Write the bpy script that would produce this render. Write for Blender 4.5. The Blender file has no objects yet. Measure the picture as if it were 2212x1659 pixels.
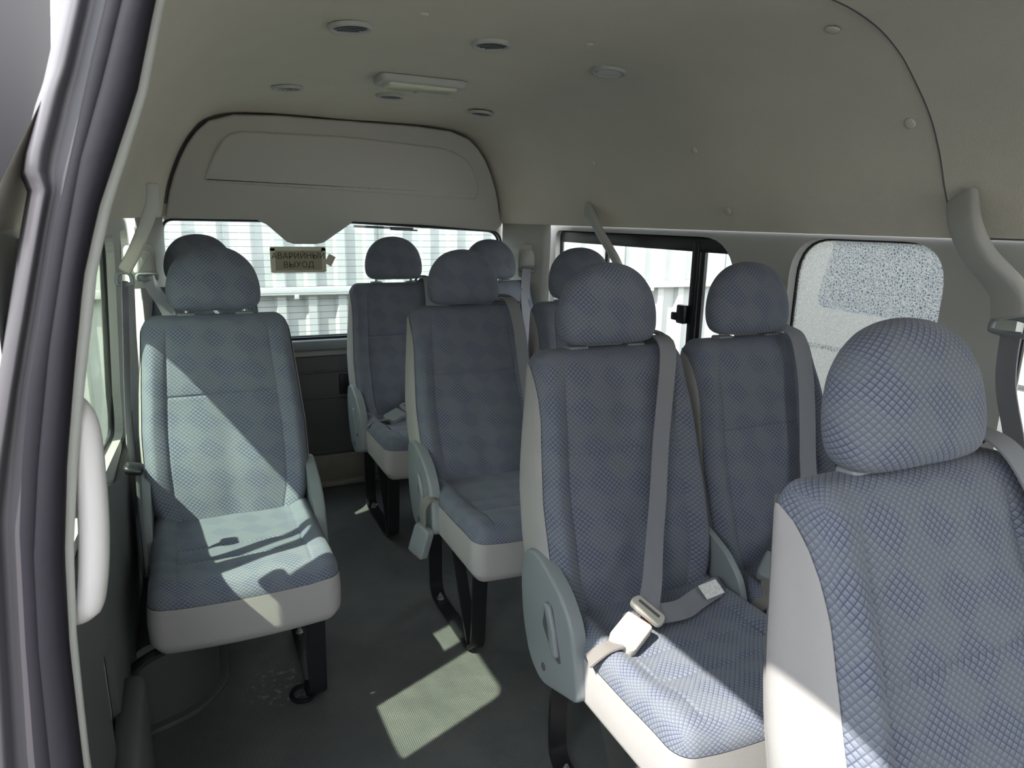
import bpy, bmesh, math, random
from mathutils import Vector, Matrix
random.seed(4)
sc = bpy.context.scene
C = sc.collection
R = math.radians

# ---------------------------------------------------------------- camera, sky, sun, exposure
YAW, PITCH, ROLL = R(25.4957), R(13.3151), R(1.1657)
f_ = Vector((math.sin(YAW)*math.cos(PITCH), math.cos(YAW)*math.cos(PITCH), -math.sin(PITCH)))
r_ = Vector((math.cos(YAW), -math.sin(YAW), 0)); u_ = r_.cross(f_)
rr = r_*math.cos(ROLL)+u_*math.sin(ROLL); uu = -r_*math.sin(ROLL)+u_*math.cos(ROLL)
cd = bpy.data.cameras.new('camera'); cam = bpy.data.objects.new('camera', cd); C.objects.link(cam)
m3 = Matrix((rr, uu, -f_)).transposed()
cam.matrix_world = Matrix.Translation((0, 0, 1.3225)) @ m3.to_4x4()
cd.sensor_width = 36; cd.lens = 1500*36/2212; cd.clip_start = 0.02
cd.dof.use_dof = True; cd.dof.focus_distance = 1.9; cd.dof.aperture_fstop = 13
sc.camera = cam

SUN_DIR = Vector((1, .42, -1.33)).normalized()
w = bpy.data.worlds.new('sky'); sc.world = w; w.use_nodes = True
nt = w.node_tree; nt.nodes.clear()
o = nt.nodes.new('ShaderNodeOutputWorld'); bg = nt.nodes.new('ShaderNodeBackground')
geo = nt.nodes.new('ShaderNodeTexCoord'); sep = nt.nodes.new('ShaderNodeSeparateXYZ'); rmp = nt.nodes.new('ShaderNodeValToRGB')
nt.links.new(geo.outputs['Generated'], sep.inputs[0]); nt.links.new(sep.outputs[2], rmp.inputs[0])
rmp.color_ramp.elements[0].position = 0.0; rmp.color_ramp.elements[0].color = (.98, .97, .95, 1)
rmp.color_ramp.elements[1].position = 0.8; rmp.color_ramp.elements[1].color = (.62, .68, .80, 1)
nt.links.new(rmp.outputs[0], bg.inputs[0]); nt.links.new(bg.outputs[0], o.inputs[0])
bg.inputs[1].default_value = 2.7
sd = bpy.data.lights.new('sun', 'SUN'); so = bpy.data.objects.new('sun', sd); C.objects.link(so)
so.rotation_euler = SUN_DIR.to_track_quat('-Z', 'Y').to_euler(); so.location = (-3, -2, 5)
sd.energy = 4.9; sd.angle = R(.6); sd.color = (1, .96, .88)
sc.view_settings.view_transform = 'Standard'; sc.view_settings.look = 'None'
sc.view_settings.gamma = 1; sc.view_settings.use_curve_mapping = False
sc.view_settings.exposure = 1.25
sc.cycles.max_bounces = 10; sc.cycles.diffuse_bounces = 6; sc.cycles.transparent_max_bounces = 16
sc.cycles.use_denoising = True
sc.cycles.sample_clamp_indirect = 6

# ---------------------------------------------------------------- materials
def mat(name, col, rough=.6, metal=0, bump=None, noise=None, spec=.5, trans=0):
    m = bpy.data.materials.new(name); m.use_nodes = True
    n = m.node_tree.nodes; l = m.node_tree.links; b = n['Principled BSDF']
    b.inputs['Base Color'].default_value = (*col, 1); b.inputs['Roughness'].default_value = rough
    b.inputs['Metallic'].default_value = metal; b.inputs['Specular IOR Level'].default_value = spec
    if bump or noise:
        tc = n.new('ShaderNodeTexCoord')
    if noise:
        sc_, amt = noise
        t = n.new('ShaderNodeTexNoise'); t.inputs['Scale'].default_value = sc_; t.inputs['Detail'].default_value = 5
        l.new(tc.outputs['Object'], t.inputs['Vector'])
        mx = n.new('ShaderNodeMix'); mx.data_type = 'RGBA'
        mx.inputs['A'].default_value = (*[c*(1-amt) for c in col], 1); mx.inputs['B'].default_value = (*[min(1, c*(1+amt)) for c in col], 1)
        l.new(t.outputs['Fac'], mx.inputs['Factor']); l.new(mx.outputs['Result'], b.inputs['Base Color'])
    if bump:
        sc_, st = bump
        t = n.new('ShaderNodeTexNoise'); t.inputs['Scale'].default_value = sc_; t.inputs['Detail'].default_value = 3
        l.new(tc.outputs['Object'], t.inputs['Vector'])
        bp = n.new('ShaderNodeBump'); bp.inputs['Strength'].default_value = st; bp.inputs['Distance'].default_value = .002
        l.new(t.outputs['Fac'], bp.inputs['Height']); l.new(bp.outputs[0], b.inputs['Normal'])
    return m

def N(m, t, **k):
    n = m.node_tree.nodes.new(t)
    for a, v in k.items(): setattr(n, a, v)
    return n
def mth(m, op, a, b=None, c=None):
    n = N(m, 'ShaderNodeMath', operation=op); L = m.node_tree.links
    for i, v in enumerate((a, b, c)):
        if v is None: continue
        if isinstance(v, (int, float)): n.inputs[i].default_value = v
        else: L.new(v, n.inputs[i])
    return n.outputs[0]
def ramp(m, fac, a, b):
    n = N(m, 'ShaderNodeMapRange'); n.inputs[1].default_value = a; n.inputs[2].default_value = b
    n.interpolation_type = 'SMOOTHSTEP'; m.node_tree.links.new(fac, n.inputs[0]); return n.outputs[0]
def mixc(m, fac, a, b):
    n = N(m, 'ShaderNodeMix', data_type='RGBA'); L = m.node_tree.links
    L.new(fac, n.inputs['Factor'])
    for k, v in (('A', a), ('B', b)):
        if isinstance(v, tuple): n.inputs[k].default_value = (*v, 1)
        else: L.new(v, n.inputs[k])
    return n.outputs['Result']

def quilt(name):
    """woven upholstery: diagonal lattice of dark thread lines round raised diamonds"""
    m = bpy.data.materials.new(name); m.use_nodes = True; L = m.node_tree.links; b = m.node_tree.nodes['Principled BSDF']
    uv = N(m, 'ShaderNodeUVMap'); s = N(m, 'ShaderNodeSeparateXYZ'); L.new(uv.outputs[0], s.inputs[0])
    U = mth(m, 'DIVIDE', s.outputs[0], .0118); W = mth(m, 'DIVIDE', s.outputs[1], .0112)
    a = mth(m, 'ADD', mth(m, 'ADD', U, W), .5); c = mth(m, 'ADD', mth(m, 'SUBTRACT', U, W), .5)
    fa = mth(m, 'FRACT', a); fc = mth(m, 'FRACT', c)
    da = mth(m, 'MINIMUM', fa, mth(m, 'SUBTRACT', 1, fa)); dc = mth(m, 'MINIMUM', fc, mth(m, 'SUBTRACT', 1, fc))
    d = mth(m, 'MINIMUM', da, dc)
    cell = ramp(m, d, .05, .14)
    # small chevron ribbing inside every diamond
    rib = mth(m, 'SINE', mth(m, 'MULTIPLY', s.outputs[1], 2600))
    low = ramp(m, mth(m, 'SUBTRACT', fa, fc), -.5, .6)
    no = N(m, 'ShaderNodeTexNoise'); no.inputs['Scale'].default_value = 9; no.inputs['Detail'].default_value = 4; L.new(uv.outputs[0], no.inputs['Vector'])
    # broad diamond-shaped fields where the lattice reads strong or soft
    mac = mth(m, 'MULTIPLY', mth(m, 'COSINE', mth(m, 'MULTIPLY', mth(m, 'ADD', U, W), .52)), mth(m, 'COSINE', mth(m, 'MULTIPLY', mth(m, 'SUBTRACT', U, W), .36)))
    mac = ramp(m, mth(m, 'ADD', mac, mth(m, 'MULTIPLY_ADD', no.outputs['Fac'], 1.2, -.6)), -.25, .35)
    base = mixc(m, mac, (.212, .230, .262), (.205, .226, .282))
    cellc = mixc(m, low, (.145, .160, .198), base)
    line = mixc(m, mac, (.118, .135, .168), (.075, .088, .130))
    col = mixc(m, cell, line, cellc)
    L.new(col, b.inputs['Base Color']); b.inputs['Roughness'].default_value = .9; b.inputs['Specular IOR Level'].default_value = .15
    b.inputs['Sheen Weight'].default_value = .1; b.inputs['Sheen Roughness'].default_value = .5
    h = mth(m, 'ADD', mth(m, 'MULTIPLY', cell, 1.0), mth(m, 'MULTIPLY', rib, .08))
    bp = N(m, 'ShaderNodeBump'); bp.inputs['Strength'].default_value = .3; bp.inputs['Distance'].default_value = .0009
    L.new(h, bp.inputs['Height']); L.new(bp.outputs[0], b.inputs['Normal'])
    return m

def thin_glass(name, tint, refl=.08, lines=False, dirt=.03):
    m = bpy.data.materials.new(name); m.use_nodes = True; L = m.node_tree.links; n = m.node_tree.nodes; n.clear()
    out = N(m, 'ShaderNodeOutputMaterial'); tr = N(m, 'ShaderNodeBsdfTransparent'); gl = N(m, 'ShaderNodeBsdfGlossy'); mx = N(m, 'ShaderNodeMixShader')
    tr.inputs[0].default_value = (*tint, 1); gl.inputs[1].default_value = .02
    fr = N(m, 'ShaderNodeLayerWeight'); fr.inputs[0].default_value = .5
    L.new(mth(m, 'MULTIPLY_ADD', mth(m, 'POWER', fr.outputs['Facing'], 5.0), .35, .02), mx.inputs[0])
    L.new(tr.outputs[0], mx.inputs[1]); L.new(gl.outputs[0], mx.inputs[2])
    last = mx.outputs[0]
    df = N(m, 'ShaderNodeBsdfDiffuse'); df.inputs[0].default_value = (.7, .7, .68, 1)
    m2 = N(m, 'ShaderNodeMixShader'); m2.inputs[0].default_value = dirt
    L.new(last, m2.inputs[1]); L.new(df.outputs[0], m2.inputs[2]); last = m2.outputs[0]
    if lines:
        tc = N(m, 'ShaderNodeTexCoord'); s = N(m, 'ShaderNodeSeparateXYZ'); L.new(tc.outputs['Object'], s.inputs[0])
        fz = mth(m, 'FRACT', mth(m, 'DIVIDE', s.outputs[2], .031))
        k = mth(m, 'LESS_THAN', fz, .045)
        d2 = N(m, 'ShaderNodeBsdfDiffuse'); d2.inputs[0].default_value = (.16, .14, .12, 1)
        m3_ = N(m, 'ShaderNodeMixShader'); L.new(mth(m, 'MULTIPLY', k, .8), m3_.inputs[0]); L.new(last, m3_.inputs[1]); L.new(d2.outputs[0], m3_.inputs[2]); last = m3_.outputs[0]
    L.new(last, out.inputs[0]); return m

def crazed_glass():
    m = bpy.data.materials.new('shattered_glass'); m.use_nodes = True; L = m.node_tree.links; n = m.node_tree.nodes; n.clear()
    out = N(m, 'ShaderNodeOutputMaterial'); tc = N(m, 'ShaderNodeTexCoord')
    no = N(m, 'ShaderNodeTexNoise'); no.inputs['Scale'].default_value = 30; L.new(tc.outputs['Object'], no.inputs['Vector'])
    mp = N(m, 'ShaderNodeVectorMath', operation='MULTIPLY_ADD'); L.new(no.outputs['Color'], mp.inputs[0]); mp.inputs[1].default_value = (.012, .012, .012); L.new(tc.outputs['Object'], mp.inputs[2])
    def edges(scale, lo, hi):
        v = N(m, 'ShaderNodeTexVoronoi', feature='DISTANCE_TO_EDGE'); v.inputs['Scale'].default_value = scale; L.new(mp.outputs[0], v.inputs['Vector'])
        e = N(m, 'ShaderNodeMapRange'); e.inputs[1].default_value = lo; e.inputs[2].default_value = hi; e.inputs[3].default_value = 1; e.inputs[4].default_value = 0
        L.new(v.outputs['Distance'], e.inputs[0]); return e.outputs[0]
    e = mth(m, 'MAXIMUM', edges(125, .06, .12), mth(m, 'MULTIPLY', edges(230, .02, .07), .5))
    cv = N(m, 'ShaderNodeTexVoronoi'); cv.inputs['Scale'].default_value = 125; L.new(mp.outputs[0], cv.inputs['Vector'])
    hz = ramp(m, mth(m, 'FRACT', mth(m, 'MULTIPLY', cv.outputs['Color'], 1.0)), .55, 1.0)
    fac = mth(m, 'MAXIMUM', e, mth(m, 'MULTIPLY', hz, .12))
    tr = N(m, 'ShaderNodeBsdfTransparent'); tr.inputs[0].default_value = (.46, .49, .49, 1)
    tl = N(m, 'ShaderNodeBsdfTranslucent'); tl.inputs[0].default_value = (.42, .42, .41, 1)
    mx = N(m, 'ShaderNodeMixShader'); L.new(fac, mx.inputs[0]); L.new(tr.outputs[0], mx.inputs[1]); L.new(tl.outputs[0], mx.inputs[2])
    L.new(mx.outputs[0], out.inputs[0]); return m

def floor_mat():
    m = bpy.data.materials.new('ribbed_rubber_floor'); m.use_nodes = True; L = m.node_tree.links; b = m.node_tree.nodes['Principled BSDF']
    tc = N(m, 'ShaderNodeTexCoord'); s = N(m, 'ShaderNodeSeparateXYZ'); L.new(tc.outputs['Object'], s.inputs[0])
    P = .0105
    a = mth(m, 'ADD', s.outputs[0], s.outputs[1]); c = mth(m, 'SUBTRACT', s.outputs[0], s.outputs[1])
    sa = mth(m, 'SINE', mth(m, 'MULTIPLY', a, 6.283/P)); s_c = mth(m, 'SINE', mth(m, 'MULTIPLY', c, 6.283/P))
    h = ramp(m, mth(m, 'MULTIPLY', sa, s_c), -.15, .55)
    no = N(m, 'ShaderNodeTexNoise'); no.inputs['Scale'].default_value = 5; no.inputs['Detail'].default_value = 8; L.new(tc.outputs['Object'], no.inputs['Vector'])
    base = mixc(m, ramp(m, no.outputs['Fac'], .3, .75), (.11, .115, .11), (.20, .20, .18))
    col = mixc(m, h, (.075, .08, .08), base)
    # worn scratched patch by the seat foot
    vm = N(m, 'ShaderNodeVectorMath', operation='DISTANCE'); L.new(tc.outputs['Object'], vm.inputs[0]); vm.inputs[1].default_value = (.17, 1.86, 0)
    n2 = N(m, 'ShaderNodeTexNoise'); n2.inputs['Scale'].default_value = 55; n2.inputs['Detail'].default_value = 8; L.new(tc.outputs['Object'], n2.inputs['Vector'])
    k = mth(m, 'MULTIPLY', ramp(m, mth(m, 'SUBTRACT', .14, vm.outputs['Value']), 0, .1), ramp(m, n2.outputs['Fac'], .55, .64))
    col = mixc(m, mth(m, 'MULTIPLY', k, .6), col, (.36, .34, .33))
    L.new(col, b.inputs['Base Color']); b.inputs['Roughness'].default_value = .5
    w1 = N(m, 'ShaderNodeTexNoise'); w1.inputs['Scale'].default_value = 7; L.new(tc.outputs['Object'], w1.inputs['Vector'])
    bp = N(m, 'ShaderNodeBump'); bp.inputs['Strength'].default_value = .6; bp.inputs['Distance'].default_value = .0012
    b2 = N(m, 'ShaderNodeBump'); b2.inputs['Strength'].default_value = .6; b2.inputs['Distance'].default_value = .02
    L.new(w1.outputs['Fac'], b2.inputs['Height']); L.new(b2.outputs[0], bp.inputs['Normal'])
    L.new(h, bp.inputs['Height']); L.new(bp.outputs[0], b.inputs['Normal']); return m

def web_mat(name, col):
    m = mat(name, col, .7, spec=.3); L = m.node_tree.links; b = m.node_tree.nodes['Principled BSDF']
    uv = N(m, 'ShaderNodeUVMap'); s = N(m, 'ShaderNodeSeparateXYZ'); L.new(uv.outputs[0], s.inputs[0])
    a = mth(m, 'SINE', mth(m, 'MULTIPLY', mth(m, 'ADD', s.outputs[0], s.outputs[1]), 1900)); c = mth(m, 'SINE', mth(m, 'MULTIPLY', s.outputs[0], 2600))
    bp = N(m, 'ShaderNodeBump'); bp.inputs['Strength'].default_value = .35; bp.inputs['Distance'].default_value = .0008
    L.new(mth(m, 'ADD', a, c), bp.inputs['Height']); L.new(bp.outputs[0], b.inputs['Normal']); return m

QUILT = quilt('quilted_blue_grey_fabric')
SKIRT = mat('plain_grey_cloth', (.36, .35, .345), .85, bump=(900, .25), noise=(14, .05), spec=.2)
PLAST = mat('grey_plastic', (.215, .24, .25), .42, bump=(700, .1))
PLASTD = mat('dark_grey_plastic', (.085, .09, .095), .5, bump=(500, .2))
BELT = web_mat('grey_belt_webbing', (.25, .255, .28))
STRAP = web_mat('beige_grey_webbing', (.22, .205, .195))
BLACK = mat('black_painted_steel', (.012, .013, .014), .28, spec=.5, noise=(30, .3))
STEEL = mat('bolt_steel', (.5, .5, .5), .35, .9)
RUBBER = mat('black_rubber', (.010, .009, .013), .7, bump=(60, .2), spec=.2)
GASK = mat('black_window_frame', (.012, .013, .015), .35)
HEADL = mat('headliner_felt', (.62, .58, .50), .95, bump=(420, .5), noise=(6, .05), spec=.1)
TRIM = mat('light_grey_trim', (.44, .44, .415), .6, bump=(600, .15))
TRIMD = mat('charcoal_trim_panel', (.085, .09, .092), .6, bump=(500, .2))
REARP = mat('rear_grey_panel', (.44, .43, .40), .6, bump=(600, .12))
WHITEP = mat('off_white_plastic', (.50, .48, .47), .4)
BODY = mat('shaded_silver_paint', (.055, .052, .058), .5, .1, noise=(4, .05))  # silver paint darkened to stand in for a shadow over the jamb
CREAM = mat('cream_plastic', (.46, .44, .385), .4)
FENCE = mat('white_painted_steel_sheet', (.40, .41, .39), .45, noise=(2, .04))
GLASS = thin_glass('green_tinted_glass', (.92, .99, .90)); GLASSR = thin_glass('rear_heated_glass', (.88, .93, .92), lines=True)
GLASSC = thin_glass('clear_window_glass', (.95, .97, .96))
CRAZE = crazed_glass(); FLOOR = floor_mat()

# ---------------------------------------------------------------- helpers
def link(name, verts, faces, m, parent=None, smooth=True, uvs=None, loc=(0, 0, 0), merge=True, angle=None, recalc=True):
    bm = bmesh.new(); vs = [bm.verts.new(v) for v in verts]
    uvl = bm.loops.layers.uv.new('UVMap') if uvs else None
    for fi, f in enumerate(faces):
        if len(set(f)) < 3: continue
        try: fc = bm.faces.new([vs[i] for i in f])
        except ValueError: continue
        fc.smooth = smooth
        if uvs:
            for lp, u in zip(fc.loops, uvs[fi]): lp[uvl].uv = u
    if merge: bmesh.ops.remove_doubles(bm, verts=bm.verts, dist=1e-5)
    if recalc: bmesh.ops.recalc_face_normals(bm, faces=bm.faces)
    me = bpy.data.meshes.new(name); bm.to_mesh(me); bm.free(); me.materials.append(m)
    if angle is not None: me.set_sharp_from_angle(angle=R(angle))
    ob = bpy.data.objects.new(name, me); C.objects.link(ob); ob.location = loc
    if parent: ob.parent = parent
    return ob
def tag(ob, label=None, cat=None, group=None, kind=None):
    if label: ob['label'] = label
    if cat: ob['category'] = cat
    if group: ob['group'] = group
    if kind: ob['kind'] = kind
    return ob
def empty(name, loc=(0, 0, 0), **k):
    e = bpy.data.objects.new(name, None); C.objects.link(e); e.location = loc; e.empty_display_size = .05
    return tag(e, **k)
def lerp(tab, x):
    if x <= tab[0][0]: return tab[0][1]
    for (a, b), (c, d) in zip(tab, tab[1:]):
        if x <= c: return b+(d-b)*(x-a)/(c-a)
    return tab[-1][1]
def sstep(x, a, b):
    t = max(0, min(1, (x-a)/(b-a))); return t*t*(3-2*t)
def smoothline(pts, n=8, closed=False):
    P = [Vector(p) for p in pts]; out = []; N_ = len(P)
    rng = range(N_ if closed else N_-1)
    for i in rng:
        g = (lambda k: P[k % N_]) if closed else (lambda k: P[max(0, min(N_-1, k))])
        a, b, c, d = g(i-1), g(i), g(i+1), g(i+2)
        for j in range(n):
            t = j/n; out.append(.5*((2*b)+(c-a)*t+(2*a-5*b+4*c-d)*t*t+(3*b-a-3*c+d)*t**3))
    if not closed: out.append(P[-1])
    return out
def roundpoly(pts, r, n=6):
    P = [Vector(p) for p in pts]; out = []; k = len(P)
    for i in range(k):
        rad = r[i] if isinstance(r, (list, tuple)) else r
        a, b, c = P[i-1], P[i], P[(i+1) % k]
        if rad <= 0: out.append(b); continue
        d1 = (a-b); d2 = (c-b); t = min(rad, d1.length*.49, d2.length*.49)
        p1 = b+d1.normalized()*t; p2 = b+d2.normalized()*t
        for j in range(n+1):
            s = j/n; out.append((1-s)**2*p1+2*s*(1-s)*b+s*s*p2)
    return [tuple(v) for v in out]
def rrect(a0, a1, b0, b1, r, n=6): return roundpoly([(a0, b0), (a1, b0), (a1, b1), (a0, b1)], r, n)

class MB:
    def __init__(s): s.v = []; s.f = []; s.uv = []
    def add(s, v, f, uv=None):
        k = len(s.v); s.v += [tuple(x) for x in v]; s.f += [tuple(i+k for i in q) for q in f]
        s.uv += uv if uv else [[(0, 0)]*len(q) for q in f]; return s
    def tube(s, pts, r, n=10, cap=True, flat=1.0, up=(0, 0, 1)):
        P = [Vector(p) for p in pts]; V = []; F = []; prev = None
        for i, p in enumerate(P):
            t = (P[min(i+1, len(P)-1)]-P[max(i-1, 0)]).normalized()
            a = prev if prev else (Vector(up) if abs(t.dot(Vector(up))) < .95 else Vector((1, 0, 0)))
            x = (a-t*a.dot(t)).normalized(); prev = x; y = t.cross(x)
            rad = r[i] if isinstance(r, (list, tuple)) else r
            for k in range(n):
                A = 2*math.pi*k/n; V.append(p+x*math.cos(A)*rad*flat+y*math.sin(A)*rad)
        for i in range(len(P)-1):
            for k in range(n): F.append((i*n+k, i*n+(k+1) % n, (i+1)*n+(k+1) % n, (i+1)*n+k))
        if cap: F.append(tuple(range(n))[::-1]); F.append(tuple((len(P)-1)*n+k for k in range(n)))
        return s.add(V, F)
    def box(s, c, d, rot=None, bev=0):
        bm = bmesh.new(); bmesh.ops.create_cube(bm, size=1)
        for v in bm.verts: v.co = Vector((v.co.x*d[0], v.co.y*d[1], v.co.z*d[2]))
        if bev: bmesh.ops.bevel(bm, geom=list(bm.edges), offset=bev, segments=3, affect='EDGES', profile=.5)
        M = (rot.to_4x4() if rot else Matrix()); M = Matrix.Translation(c) @ M
        bm.transform(M); bm.verts.index_update()
        s.add([v.co.copy() for v in bm.verts], [tuple(v.index for v in f.verts) for f in bm.faces]); bm.free(); return s
    def plate(s, outline, to3, d0, d1, bev=.0, nb=3):
        """solid plate from a 2-D outline; to3(a, b, depth); edge of the d1 side rounded by bev"""
        n = len(outline); cx = sum(p[0] for p in outline)/n; cy = sum(p[1] for p in outline)/n
        rings = []
        P = [Vector(p) for p in outline]
        area = sum(P[i].x*P[(i+1) % n].y-P[(i+1) % n].x*P[i].y for i in range(n)); sg = 1 if area > 0 else -1
        nor = []
        for i in range(n):
            e = P[(i+1) % n]-P[i-1]; e = e.normalized() if e.length > 1e-9 else Vector((1, 0)); nor.append(Vector((-e.y, e.x))*sg)
        def ring(ins, d): return [Vector(to3(p.x+q.x*ins, p.y+q.y*ins, d)) for p, q in zip(P, nor)]
        rings.append(ring(0, d0))
        if bev:
            sgn = 1 if d1 > d0 else -1
            for j in range(nb+1):
                A = math.pi/2*j/nb; rings.append(ring(bev*(1-math.cos(A)), d1-sgn*bev*(1-math.sin(A))))
        else: rings.append(ring(0, d1))
        V = [v for r in rings for v in r]; F = []
        for k in range(len(rings)-1):
            for i in range(n): F.append((k*n+i, k*n+(i+1) % n, (k+1)*n+(i+1) % n, (k+1)*n+i))
        F.append(tuple(range(n))[::-1]); F.append(tuple((len(rings)-1)*n+i for i in range(n)))
        return s.add(V, F)
    def ribbon(s, pts, wid, half=.023, th=.0016):
        """strap: pts centre line, wid = width direction(s)"""
        P = [Vector(p) for p in pts]; V = []; F = []; UV = []; n = len(P); dist = 0
        Wd = [Vector(wid) for _ in P] if not isinstance(wid, list) else [Vector(q) for q in wid]
        for i, p in enumerate(P):
            t = (P[min(i+1, n-1)]-P[max(i-1, 0)]).normalized(); x = Wd[i]; x = (x-t*x.dot(t)).normalized(); y = t.cross(x)
            h = half[i] if isinstance(half, list) else half
            for a, b in ((-1, -1), (1, -1), (1, 1), (-1, 1)): V.append(p+x*h*a+y*th*b)
        for i in range(n-1):
            l = (P[i+1]-P[i]).length
            for k in range(4):
                F.append((i*4+k, i*4+(k+1) % 4, (i+1)*4+(k+1) % 4, (i+1)*4+k))
                UV.append([(-half0(half, i), dist), (half0(half, i), dist), (half0(half, i), dist+l), (-half0(half, i), dist+l)])
            dist += l
        F.append((3, 2, 1, 0)); F.append(tuple((n-1)*4+k for k in range(4))); UV += [[(0, 0)]*4]*2
        return s.add(V, F, UV)
    def build(s, name, m, parent=None, smooth=True, angle=35, loc=(0, 0, 0), uv=False):
        return link(name, s.v, s.f, m, parent, smooth, s.uv if uv else None, loc, angle=angle)
def half0(h, i): return h[i] if isinstance(h, list) else h

def holes_plate(name, outline, holes, to3, d0, d1, m, parent=None):
    """flat panel with openings, thickness d0..d1"""
    bm = bmesh.new(); loops = []
    for lp in [outline]+holes:
        vs = [bm.verts.new((p[0], p[1], 0)) for p in lp]; loops.append(vs)
        for i in range(len(vs)): bm.edges.new((vs[i], vs[(i+1) % len(vs)]))
    bmesh.ops.triangle_fill(bm, use_beauty=True, use_dissolve=False, edges=list(bm.edges), normal=(0, 0, 1))
    bm.verts.index_update(); n = len(bm.verts); P = [v.co.copy() for v in bm.verts]
    T = [tuple(v.index for v in f.verts) for f in bm.faces]; LI = [[v.index for v in l] for l in loops]; bm.free()
    V = [to3(p.x, p.y, d0) for p in P]+[to3(p.x, p.y, d1) for p in P]
    F = list(T)+[tuple(i+n for i in t)[::-1] for t in T]
    for l in LI:
        for i in range(len(l)): a, b = l[i], l[(i+1) % len(l)]; F.append((a, b, b+n, a+n))
    return link(name, V, F, m, parent, smooth=False)

def lines(lo, hi, r, inner, k=5):
    s = set([lo+r*i/k for i in range(k+1)]+[hi-r*i/k for i in range(k+1)]+[x for x in inner if lo+r < x < hi-r])
    s = sorted(s); out = [s[0]]
    for x in s[1:]:
        if x-out[-1] > 1e-4: out.append(x)
    return out
def rbox(lo, hi, r, L, deform, uvmode, keep=None):
    """rounded box surface -> V, F, UV.  L = grid lines per axis"""
    V = []; F = []; UV = []
    def rnd(p):
        q = [0]*3; inn = [0]*3
        for i in range(3):
            inn[i] = min(max(p[i], lo[i]+r[i]), hi[i]-r[i]); q[i] = (p[i]-inn[i])/r[i]
        n = math.sqrt(sum(x*x for x in q))
        if n > 1e-9: return [inn[i]+q[i]/n*r[i] for i in range(3)]
        return list(p)
    for ax in range(3):
        b, c = [i for i in range(3) if i != ax]
        for side in (0, 1):
            val = (lo, hi)[side][ax]; nb, nc = len(L[b]), len(L[c]); base = len(V); raw = []
            for i in range(nb):
                for j in range(nc):
                    p = [0]*3; p[ax] = val; p[b] = L[b][i]; p[c] = L[c][j]; raw.append(tuple(p)); V.append(deform(rnd(p), p, (ax, side)))
            for i in range(nb-1):
                for j in range(nc-1):
                    q = (i*nc+j, (i+1)*nc+j, (i+1)*nc+j+1, i*nc+j+1)
                    ctr = [sum(raw[k][d] for k in q)/4 for d in range(3)]
                    if keep and not keep(ctr, ax, side): continue
                    F.append(tuple(base+k for k in q)); UV.append([uvmode(raw[k], ax, side) for k in q])
    return V, F, UV
def frange(a, b, s):
    n = max(1, round((b-a)/s)); return [a+(b-a)*i/n for i in range(n+1)]

# ---------------------------------------------------------------- the seat
HZ = .35                                    # height of the recliner hinge
def back_map(p, raw, face):
    x, t, z = p                             # t 0 (front) .. .1 (back)
    T = t/.1
    wz = lerp([(.40, .176), (.45, .202), (.52, .226), (.60, .231), (.70, .231), (.82, .222), (.95, .209), (1.03, .202)], z)/.2
    yf = .030-.27*(1.0-z); yf -= .010*math.exp(-((z-.58)/.1)**2)
    yb = lerp([(.40, .04), (.57, .08), (.75, .106), (1.0, .118), (1.03, .118)], z)
    fr = (1-T)**2; ax = abs(x)
    b = .024*sstep(ax, .125, .175)*(1-sstep(z, .86, 1.0)*.8)*(1-.25*sstep(ax, .18, .2))
    if face == (1, 0):
        e = (1-sstep(z, .95, 1.008))*sstep(z, .418, .45)*(1-sstep(ax, .165, .184)); g = 0
        g -= .0035*math.exp(-((ax-.137)/.0035)**2)
        if ax < .137: g -= .0035*math.exp(-((z-.80)/.0035)**2); g += .007*math.sin(math.pi*min(1, max(0, (.137-ax)/.137)))*(.4+.6*abs(math.sin((z-.80)*6)))
        b += e*(g+.0012*math.sin(z*41+x*13)*math.sin(x*37+z*7))
    return (x*wz, yf*(1-T)+yb*T-b*fr, z-HZ)
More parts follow.
